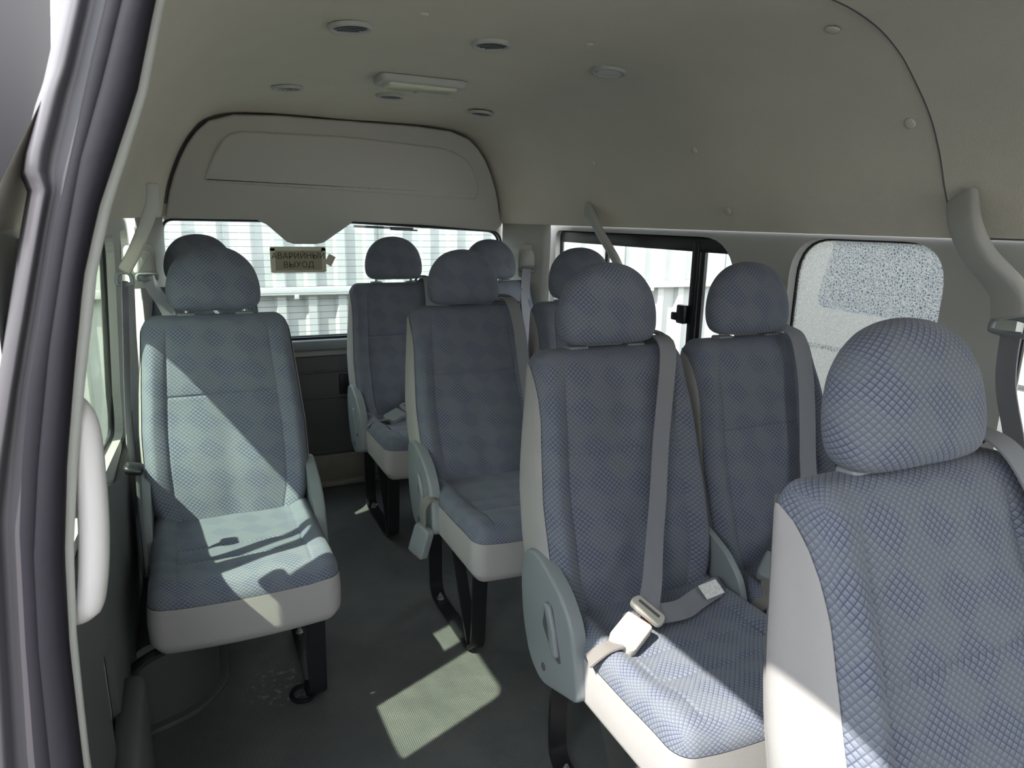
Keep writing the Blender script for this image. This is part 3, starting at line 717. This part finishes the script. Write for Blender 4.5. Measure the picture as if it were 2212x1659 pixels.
# ---------------------------------------------------------------- doorway pillar: rubber seals, jamb, trim
T_r = [(0, -.185), (.20, -.195), (.482, -.198), (.691, -.194), (.839, -.184), (.977, -.166), (1.109, -.143), (1.235, -.119), (1.326, -.092), (1.476, -.033), (1.591, -.001), (1.75, .05)]
T_m = [(0, -.222), (.20, -.230), (.495, -.233), (.699, -.225), (.845, -.214), (.981, -.193), (1.142, -.162), (1.266, -.132), (1.385, -.101), (1.49, -.064), (1.587, -.033), (1.75, .018)]
T_l = [(0, -.25), (.20, -.258), (.504, -.259), (.705, -.247), (.884, -.233), (.984, -.218), (1.081, -.200), (1.174, -.176), (1.307, -.143), (1.413, -.111), (1.51, -.082), (1.584, -.058), (1.75, -.01)]
T_g = [(0, -.31), (.5, -.31), (.9, -.275), (1.145, -.213), (1.236, -.189), (1.352, -.158), (1.368, -.166), (1.393, -.161), (1.472, -.134), (1.50, -.122), (1.578, -.098), (1.75, -.05)]
PK = .70; EY = 1.3225                     # the profiles below were measured 1.1 m away; the jamb stands at 0.77 m
def pk(x, y, z): return (x*PK, y*PK, EY+(z-EY)*PK)
def sheet(name, zs, prof, m, parent=None, smooth=True, th=0):
    V = []; F = []; n = len(prof(zs[0]))
    for z in zs: V += [pk(x, y, z) for x, y in prof(z)]
    for i in range(len(zs)-1):
        for j in range(n-1): F.append((i*n+j, i*n+j+1, (i+1)*n+j+1, (i+1)*n+j))
    ob = link(name, V, F, m, parent, smooth)
    if th: md = ob.modifiers.new('t', 'SOLIDIFY'); md.thickness = th
    return ob
zs = frange(-.56, 1.72, .03)
dp = empty('door_1', (0, 0, 0), label='rear jamb of the open side doorway with double black rubber seal', kind='structure')
def lobe(a, b, d, y0=1.10):
    def f(z):
        xa, xb = lerp(a, z), lerp(b, z); c = (xa+xb)/2; h = (xb-xa)/2
        return [(c+h*math.cos(math.pi*k/14)*1.03, y0-d*math.sin(math.pi*k/14)**.8) for k in range(15)]
    return f
T_m1 = [(z, x-.006) for z, x in T_m]; T_m2 = [(z, x+.003) for z, x in T_m]
sheet('rubber_seal', zs, lobe(T_m1, T_r, .018), RUBBER, dp); sheet('rubber_seal', zs, lobe(T_l, T_m2, .014, 1.106), RUBBER, dp)
def jam(z):
    a, b = lerp(T_g, z), lerp(T_l, z); w_ = b-a
    return [(a-.035, 1.26), (a-.012, 1.15), (a-.003, 1.125), (a+.006, 1.112), (a+.2*w_+.004, 1.115), (a+.35*w_, 1.128), (a+.6*w_, 1.130), (a+.8*w_, 1.122), (b+.012, 1.120), (b+.03, 1.12)]
sheet('painted_jamb', frange(-.56, 1.72, .012), jam, BODY, dp)
T_t = [(0, .004), (.3, .004), (.6, .006), (1.2, .014), (1.75, .008)]
def trm(z):
    a = lerp(T_r, z); e = lerp(T_t, z)
    return [(a-.035, 1.118), (a+e*.3, 1.114), (a+e, 1.122), (a+e*.7, 1.14), (a-.01, 1.18), (a-.05, 1.26), (min(a-.055, -.275) if z < 1.27 else a-.05, 1.45 if z < 1.27 else 1.30)]
sheet('pillar_trim', frange(.3, 1.66, .03), trm, TRIM, dp)
sheet('lower_trim', frange(-.56, .3, .03), trm, TRIMD, dp)
gh = MB().tube([pk(*q) for q in smoothline([(-.198, 1.17, 1.058), (-.165, 1.155, 1.050), (-.147, 1.15, 1.015), (-.146, 1.145, .93), (-.150, 1.143, .85), (-.160, 1.143, .77), (-.174, 1.148, .725), (-.205, 1.165, .712)], 7)], [.0125]*8+[.0145]*34+[.013]*8, 14)
tag(gh.build('grab_handle', WHITEP), 'off-white curved grab handle on the doorway pillar', 'grab handle')
# inner wall return in the doorway, above the floor edge, and roof rail
tag(MB().box((-.205, .35, -.02), (.07, 1.62, .04), bev=.01).build('trim_5', PLASTD), 'dark door sill at the floor edge', kind='structure')

# unseen grey block added on the door side to hold back skylight
bl = empty('skylight_block', (-6.5, 2, -.72), label='unseen grey block added on the doorway side to hold back skylight', cat='light blocker')
MB().box((0, 0, 1.5), (2.4, 16, 3.0)).build('wall', mat('grey_block', (.22, .22, .21), .9, noise=(1, .1)), bl)
MB().box((0, 0, 3.06), (2.7, 16.3, .14), bev=.02).build('block_cap', PLASTD, bl)
# the side door slid back outside
sdr = empty('sliding_door', (0, 0, 0), label='open sliding side door standing outside behind the doorway jamb', cat='door')
dw = roundpoly([(1.565, .79), (2.16, .79), (2.14, 1.335), (1.565, 1.335)], [.04, .06, .12, .06], 8)
td = lambda a, b, d: (d+(-.10*0 if b < 1.2 else .10*(b-1.2)**1.15), a, b)
holes_plate('door_shell', roundpoly([(1.515, -.02), (2.50, -.02), (2.50, .8), (2.50, 1.2), (2.50, 1.35), (2.50, 1.6), (2.50, 2.0), (1.515, 2.0), (1.515, 1.6), (1.515, 1.35), (1.515, 1.2), (1.515, .8)], .02), [dw], td, -.335, -.375, mat('dark_door_paint', (.05, .048, .052), .85, spec=.1), sdr)
MB().tube([td(a, b, -.33) for a, b in dw]+[td(*dw[0], -.33)], .010, 8, cap=False).build('window_frame', GASK, sdr)
b = MB(); b.box((-.345, 1.625, 1.06), (.02, .036, .54), bev=.003); b.build('window_divider', GASK, sdr)
pane('glass_pane', dw, td, -.352, GLASSC, sdr)
MB().box((-.328, 1.94, .42), (.015, .8, .60), bev=.006).build('door_card', TRIMD, sdr)
MB().box((-.322, 1.53, .95), (.02, .018, .75), bev=.004).build('edge_seal', RUBBER, sdr)

# ---------------------------------------------------------------- ceiling fittings
GV = 'round air vents in the headliner'
def disc(r, z0, z1, n=40, r2=None, cx=0, cy=0): return [(cx+r*math.cos(2*math.pi*k/n), cy+r*math.sin(2*math.pi*k/n)) for k in range(n)]
def vent(x, y, label, ang, closed=False, tilt=.6, r=.052):
    zc = lerp(sorted((a, b) for a, b in FULL), abs(x-XC)); sl = (lerp(sorted((a, b) for a, b in FULL), abs(x-XC)+.03)-lerp(sorted((a, b) for a, b in FULL), abs(x-XC)-.03))/.06
    v = empty('ceiling_vent', (x, y, zc-.002-.010*max(0, (y-2.74)/.1)), label=label, cat='air vent', group=GV); n = 40
    v.rotation_euler.y = -math.atan(sl)*(1 if x > XC else -1)
    prof = [(r, .002), (r*1.0, -.004), (r*.96, -.007), (r*.84, -.008), (r*.78, -.004), (r*.76, .002)]
    V = []; F = []
    for (a, z) in prof: V += [(a*math.cos(2*math.pi*k/n), a*math.sin(2*math.pi*k/n), z) for k in range(n)]
    for i in range(len(prof)-1):
        for k in range(n): F.append((i*n+k, i*n+(k+1) % n, (i+1)*n+(k+1) % n, (i+1)*n+k))
    link('bezel', V, F, TRIM, v)
    if closed:
        MB().plate(disc(r*.72, 0, 0), lambda a, b, d: (a, b, d), .001, -.006, .003).build('shutter_disc', WHITEP, v)
    else:
        MB().plate(disc(r*.77, 0, 0), lambda a, b, d: (a, b, d), .003, .0015).build('vent_throat', GASK, v)
    for i in range(-2, 3):
        if closed and i: continue
        o_ = i*r*.27; h = math.sqrt(max(0, (r*.73)**2-o_**2)); 
        Rm = Matrix.Rotation(ang, 3, 'Z') @ Matrix.Rotation(tilt, 3, 'X')
        c = Matrix.Rotation(ang, 3, 'Z') @ Vector((0, o_, -.0035))
        MB().box(c, (h*2, .0065, .0012), Rm).build('louvre', PLAST if not closed else TRIM, v)
vent(.404, 1.762, 'leftmost vent of the near row, slats running across', 0)
vent(.767, 1.771, 'middle vent of the near row with diagonal slats', -.7)
vent(1.171, 1.844, 'closed pale vent at the right end of the near row', .1, True)
vent(.385, 2.662, 'far row vent left of the dome lamp with upright slats', 1.45)
vent(.753, 2.672, 'far row vent directly behind the dome lamp', 0)
vent(1.160, 2.78, 'far row vent near the right corner of the rear panel', .2)
dl = empty('dome_lamp', (.757, 2.33, 1.758), label='rectangular dome lamp with yellowish lens on the headliner', cat='ceiling lamp')
MB().plate(rrect(-.145, .145, -.065, .065, .03), lambda a, b, d: (a, b, d), .0, -.022, .012).build('lamp_base', TRIM, dl)
MB().plate(rrect(-.115, .115, -.046, .046, .014), lambda a, b, d: (a, b, d), -.018, -.030, .007).build('lamp_lens', mat('yellowed_lens', (.62, .62, .48), .12), dl)
MB().box((0, .055, -.026), (.012, .008, .01), bev=.002).build('lamp_switch', PLAST, dl)
clipm = TRIM
def clip(p, nrm, label, r=.011):
    q = Vector(nrm).to_track_quat('Z', 'Y').to_matrix(); 
    V = []; F = []; n = 18
    for a, z in ((r, -.001), (r*.95, .0012), (r*.6, .0024), (.0005, .0028)): V += [Vector(p)+q @ Vector((a*math.cos(2*math.pi*k/n), a*math.sin(2*math.pi*k/n), z)) for k in range(n)]
    for i in range(3):
        for k in range(n): F.append((i*n+k, i*n+(k+1) % n, (i+1)*n+(k+1) % n, (i+1)*n+k))
    tag(link('trim_clip', V, F, HEADL), label, 'fastener', 'trim clips pinning the headliner')
clip((.53, 1.60, 1.758), (0, 0, -1), 'trim clip between the left and middle near vents'); clip((.985, 1.65, 1.759), (0, 0, -1), 'trim clip just above the closed near vent')
clip((.511, 2.54, 1.758), (0, 0, -1), 'tiny trim clip left of the dome lamp', .009); clip((.975, 2.64, 1.759), (0, 0, -1), 'tiny trim clip right of the dome lamp', .009)
def wallclip(u_y, z, label, r=.012):
    i = [j for j in range(len(FULL)-1) if FULL[j][1] <= z <= FULL[j+1][1]][0]
    (a, b), (c, d) = FULL[i], FULL[i+1]; t = (z-b)/(d-b); x = XC+a+(c-a)*t; nn = Vector((-(d-b), 0, (c-a))).normalized()
    clip((x+nn.x*.002, u_y, z+nn.z*.002), nn, label, r)
wallclip(1.86, 1.55, 'trim clip alone in the middle of the right headliner flank'); wallclip(2.47, 1.55, 'trim clip above the small belt arm'); wallclip(1.80, 1.365, 'trim clip just over the sliding window corner')
wallclip(1.12, 1.552, 'large trim clip beside the dark headliner seam', .014); wallclip(1.155, 1.725, 'large trim clip where the dark seam bends overhead', .016)

# ---------------------------------------------------------------- belt arms and wall belts
def arm(name_label, pts, rad, wd, tip=None):
    a = empty('seat_belt_hanger', pts[0], label=name_label, cat='belt mount', group='plastic arms carrying the upper belt guides')
    o = Vector(pts[0]); P = [Vector(p)-o for p in smoothline(pts, 8)]; n = len(P)
    b = MB(); V = []; F = []; K = 16; X0 = Vector(wd)
    for i, p in enumerate(P):
        t = (P[min(i+1, n-1)]-P[max(i-1, 0)]).normalized(); x = (X0-t*X0.dot(t)).normalized(); y = t.cross(x); s_ = i/(n-1)
        h = rad[0]+(rad[1]-rad[0])*s_; e = 1 if 0 < i < n-1 else .55
        for k in range(K):
            A = 2*math.pi*k/K; ca, sa = math.cos(A), math.sin(A)
            V.append(p+x*h*e*math.copysign(abs(ca)**.6, ca)+y*h*.42*e*math.copysign(abs(sa)**.6, sa))
    for i in range(n-1):
        for k in range(K): F.append((i*K+k, i*K+(k+1) % K, (i+1)*K+(k+1) % K, (i+1)*K+k))
    F.append(tuple(range(K))); F.append(tuple((n-1)*K+k for k in range(K)))
    cut = int((n-1)*.62)*K if tip else len(V)
    link('arm_cover', V, [f for f in F if min(f) < cut], TRIM, a, angle=50)
    if tip: link('arm_tip', V, [f for f in F if min(f) >= cut], tip, a, angle=50)['label'] = 'pale cream lower end of the arm'
    return a, o
def loopguide(parent, o, p, wd, hw=.034):
    p = Vector(p)-o; x = Vector(wd).normalized(); z = Vector((0, 0, 1))
    b = MB().tube(smoothline([p-x*hw+z*.004, p-x*hw*.8+z*.022, p+z*.028, p+x*hw*.8+z*.022, p+x*hw+z*.004, p+x*hw*.8-z*.006, p-x*hw*.8-z*.006], 5, True)+[p-x*hw+z*.004], .006, 8, cap=False)
    b.build('guide_loop', PLAST, parent)
def belt(label, pts, wd, group='seat belts hanging from the walls', half=.023):
    r = empty('seat_belt', pts[0], label=label, cat='seat belt', group=group); o = Vector(pts[0])
    MB().ribbon([p-o for p in smoothline(pts, 8)], wd, half).build('webbing', BELT, r, uv=True, angle=30); return r, o
a, o = arm('belt arm swinging down from the right headliner at the frame edge', [(1.585, 1.02, 1.395), (1.555, .985, 1.335), (1.555, .945, 1.27), (1.575, .885, 1.20), (1.575, .865, 1.14)], (.034, .046), (.3, 1, 0)); loopguide(a, o, (1.572, .86, 1.115), (.1, 1, 0), .045)
a, o = arm('small belt arm crossing the top of the right sliding window', [(1.612, 2.66, 1.378), (1.592, 2.59, 1.345), (1.588, 2.50, 1.268), (1.600, 2.41, 1.18), (1.605, 2.37, 1.13)], (.033, .031), (.3, 1, 0)); loopguide(a, o, (1.602, 2.355, 1.11), (.1, 1, 0))
a, o = arm('belt arm with sunlit cream end beside the left window', [(-.050, 2.30, 1.405), (-.058, 2.30, 1.345), (-.085, 2.30, 1.275), (-.118, 2.30, 1.205), (-.148, 2.30, 1.155)], (.018, .018), (1, 0, .55), CREAM); loopguide(a, o, (-.148, 2.30, 1.125), (1, .3, 0), .02)
belt('grey belt from the right frame-edge arm to the window seat shoulder', [(1.572, .86, 1.115), (1.57, .85, 1.0), (1.565, .80, .85), (1.56, .75, .6)], (.2, 1, 0))
belt('grey belt draped from behind the headrest down the seat by the shattered pane', [(1.585, 1.62, 1.12), (1.545, 1.52, 1.075), (1.505, 1.425, 1.052), (1.500, 1.355, 1.030), (1.497, 1.315, .95), (1.490, 1.285, .85), (1.475, 1.25, .72), (1.43, 1.19, .60), (1.33, 1.15, .53), (1.295, 1.14, .515)], [(1, -.3, 0)]*73)
belt('grey belt hanging straight down the left wall beside the sunlit seat', [(-.148, 2.30, 1.128), (-.160, 2.28, .95), (-.172, 2.24, .75), (-.176, 2.20, .55), (-.176, 2.18, .36)], (.35, 1, 0), half=.020)
belt('second thin belt run close behind the left hanging belt', [(-.136, 2.32, 1.12), (-.146, 2.33, .95), (-.155, 2.34, .75), (-.162, 2.34, .4)], (1, .5, 0), half=.012)
r, o = belt('belt from the left rear corner guide to the hidden back seat', [(-.115, 2.985, 1.085), (-.098, 2.985, 1.04), (-.065, 3.0, .97), (-.045, 3.0, .90), (-.030, 2.98, .80)], (1, .25, .35))
r, o = belt('belt from the right rear corner guide over the back row seat', [(1.560, 3.125, 1.085), (1.550, 3.115, 1.03), (1.537, 3.09, .95), (1.530, 3.05, .85), (1.525, 3.0, .70)], (1, -.25, -.2))
for c, X, Nn, lab in (((-.128, 3.005, 1.125), Vector((.86, .5, 0)), Vector((.5, -.86, 0)), 'moulded belt guide housing on the left rear corner pillar'), ((1.578, 3.15, 1.125), Vector((.8, -.6, 0)), Vector((-.6, -.8, 0)), 'moulded belt guide housing on the right rear corner pillar')):
    g = empty('belt_guide_housing', c, label=lab, cat='belt mount', group='belt guide housings on the rear pillars')
    T = lambda a, b, d: X*a+Nn*d+Vector((0, 0, b))
    MB().plate(roundpoly([(-.052, -.085), (.052, -.085), (.052, .062), (.040, .078), (-.040, .078), (-.052, .062)], .02), T, -.03, .004, .004).build('housing_recess', REARP, g, angle=50)
    MB().plate(roundpoly([(-.040, -.030), (.040, -.030), (.034, .030), (.020, .056), (-.020, .056), (-.034, .030)], .016), T, -.02, .024, .012).build('housing_cap', TRIM, g, angle=50)
    MB().tube([T(a, b, .026) for a, b in rrect(-.040, .040, -.052, -.030, .010)]+[T(-.030, -.052, .026)], .005, 8, cap=False).build('guide_loop', PLAST, g)
# buckle stalk and hardware at the left wall
bs_ = empty('buckle_stalk', (-.135, 1.80, .50), label='dark belt stalk standing between left wall and sunlit seat', cat='buckle')
MB().tube([(0, 0, -.12), (0, 0, .10), (.004, .01, .22)], .010, 10, flat=.6).build('stalk', PLASTD, bs_)
MB().box((-.003, 0, .225), (.045, .05, .022), Matrix.Rotation(.25, 3, 'Y'), bev=.011).build('buckle_head', GASK, bs_)
MB().box((.01, .01, -.10), (.04, .05, .10), bev=.006).build('retractor_box', BLACK, bs_)
br = MB().tube(smoothline([(-.19, 1.66, .27), (-.15, 1.67, .292), (-.10, 1.69, .298), (-.03, 1.70, .30)], 5), .016, 10, flat=.7)
br.box((-.185, 1.66, .235), (.02, .05, .10), bev=.004)
tag(br.build('seat_bracket', BLACK, angle=40), 'black steel bracket holding the left seat to the wall', 'bracket')
rg = MB().tube([(.215+.030*math.cos(t*.2618), 1.775+.034*math.sin(t*.2618), .016) for t in range(25)], .0065, 8, cap=False); rg.box((.240, 1.80, .012), (.03, .05, .02), bev=.004)
tag(rg.build('tie_down_ring', RUBBER, angle=40), 'black tie-down ring lying on scuffed floor by the seat foot', 'ring')

# ---------------------------------------------------------------- emergency exit sign on the back window
sg_ = empty('exit_sign', (.507, 3.417, 1.117), label='beige paper emergency exit sign in Russian taped to the back window', cat='sign')
BEI = mat('aged_beige_paper', (.40, .37, .27), .8, noise=(30, .08)); INK = mat('dark_sign_lettering', (.05, .045, .03), .7); TAPE = mat('yellowed_tape', (.58, .56, .42), .3, noise=(60, .15))
MB().box((0, 0, 0), (.215, .0015, .092), bev=.0004).build('sign_paper', BEI, sg_)
def text(body, size, loc, parent, m):
    cu = bpy.data.curves.new('t', 'FONT'); cu.body = body; cu.size = size; cu.extrude = .0004; cu.align_x = 'CENTER'; cu.align_y = 'CENTER';
    to = bpy.data.objects.new('t', cu); C.objects.link(to); dg = bpy.context.evaluated_depsgraph_get(); dg.update()
    me = bpy.data.meshes.new_from_object(to.evaluated_get(dg)); bpy.data.objects.remove(to)
    ob = bpy.data.objects.new('lettering', me); me.materials.clear(); me.materials.append(m); C.objects.link(ob); ob.parent = parent; ob.location = loc; ob.rotation_euler = (R(90), 0, 0); return ob
text('АВАРИЙНЫЙ', .0375, (0, -.0014, .019), sg_, INK); text('ВЫХОД', .0375, (0, -.0014, -.022), sg_, INK)
for c, d in (((-.116, -.0008, 0), (.022, .001, .112)), ((.116, -.0008, .002), (.020, .001, .11)), ((0, -.0008, .053), (.25, .001, .018)), ((0, .0012, -.051), (.24, .001, .014))):
    MB().box(c, d).build('tape_strip', TAPE, sg_)
MB().box((.145, .0, .0), (.035, .001, .05), Matrix.Rotation(.5, 3, 'Y')).build('tape_strip', TAPE, sg_)
wp = MB().box((.93, 3.46, 1.272), (.30, .012, .012), Matrix.Rotation(.03, 3, 'Y'), bev=.003); wp.box((1.03, 3.455, 1.262), (.14, .01, .008), Matrix.Rotation(.03, 3, 'Y'), bev=.002)
tag(wp.build('rear_wiper', GASK), 'black rear wiper blade parked along the top of the back window', 'wiper')

# ---------------------------------------------------------------- outside
GR = mat('grey_asphalt_yard', (.09, .088, .082), .9, noise=(1.5, .12))
tag(holes_plate('floor.yard', [(-14, -10), (16, -10), (16, 12), (-14, 12)], [], lambda a, b, d: (a, b, d), -.72, -.80, GR), 'grey asphalt yard outside the vehicle', kind='structure')
fe = empty('corrugated_fence', (0, 5.0, -.7), label='white corrugated steel fence seen through the back and right windows', cat='fence')
V = []; F = []; x = -4; P = .205; prof = []
while x < 6.6:
    prof += [(x, 0), (x+.055, 0), (x+.075, -.038), (x+.13, -.038), (x+.15, 0)]
    if int(round(x/P)) % 5 == 0: prof += [(x+.165, 0), (x+.170, -.008), (x+.178, -.008), (x+.183, 0)]
    x += P
prof = [(a, b-(a-.9)*.05) for a, b in prof]
for z in (0, 1.50, 3.1): V += [(a, b, z) for a, b in prof]
n = len(prof)
for i in range(2):
    for j in range(n-1): F.append((i*n+j, i*n+j+1, (i+1)*n+j+1, (i+1)*n+j))
link('corrugated_sheet', V, F, FENCE, fe, smooth=False)
b = MB(); b.box((1.3, -.062, 1.515), (10.6, .045, .055), Matrix.Rotation(-.05, 3, 'Z'), bev=.004)
b.build('fence_rail', FENCE, fe)
tb = MB(); x = -3.8
while x < 6.3: tb.box((x, -.055-(x-.9)*.05, 1.475), (.03, .03, .03), bev=.003); x += .41
tb.build('rail_tab', FENCE, fe)
for xx, zz2 in ((1.03, 1.20), (3.0, 1.2), (-1.0, 1.2)):
    MB().tube([(xx, -.002-(xx-.9)*.05, zz2), (xx, -.012-(xx-.9)*.05, zz2)], .012, 12).build('rivet', PLASTD, fe)
# parked van beyond the shattered pane
pv = empty('parked_van', (2.85, 0, -.72), label='pale van with dark blue windows parked beyond the shattered window', cat='van')
VW = mat('pale_van_paint', (.60, .58, .53), .35); VB = mat('blue_van_glass', (.05, .10, .16), .12)
vwin = [roundpoly([(2.49, 1.65), (2.40, 2.02), (1.15, 2.04), (1.15, 1.62)], .05), roundpoly([(1.08, 1.61), (1.08, 2.04), (.1, 2.04), (.1, 1.60)], .05)]
holes_plate('van_body', roundpoly([(2.9, .35), (2.82, 1.45), (2.62, 2.2), (2.45, 2.45), (-1.6, 2.45), (-1.7, .35)], .12), vwin, lambda a, b, d: (d, a, b), 0, 1.5, VW, pv)
for vw in vwin: MB().plate(vw, lambda a, b, d: (d, a, b), .02, .03).build('window_glass', VB, pv)
MB().box((-.004, .6, 1.465), (.012, 4.0, .012)).build('body_crease', PLASTD, pv)
for yy_ in (2.1, -.9):
    MB().plate([(yy_+.33*math.cos(k*.2), .33+.33*math.sin(k*.2)) for k in range(31)], lambda a, b, d: (d, a, b), -.02, .2, .03).build('wheel', RUBBER, pv)
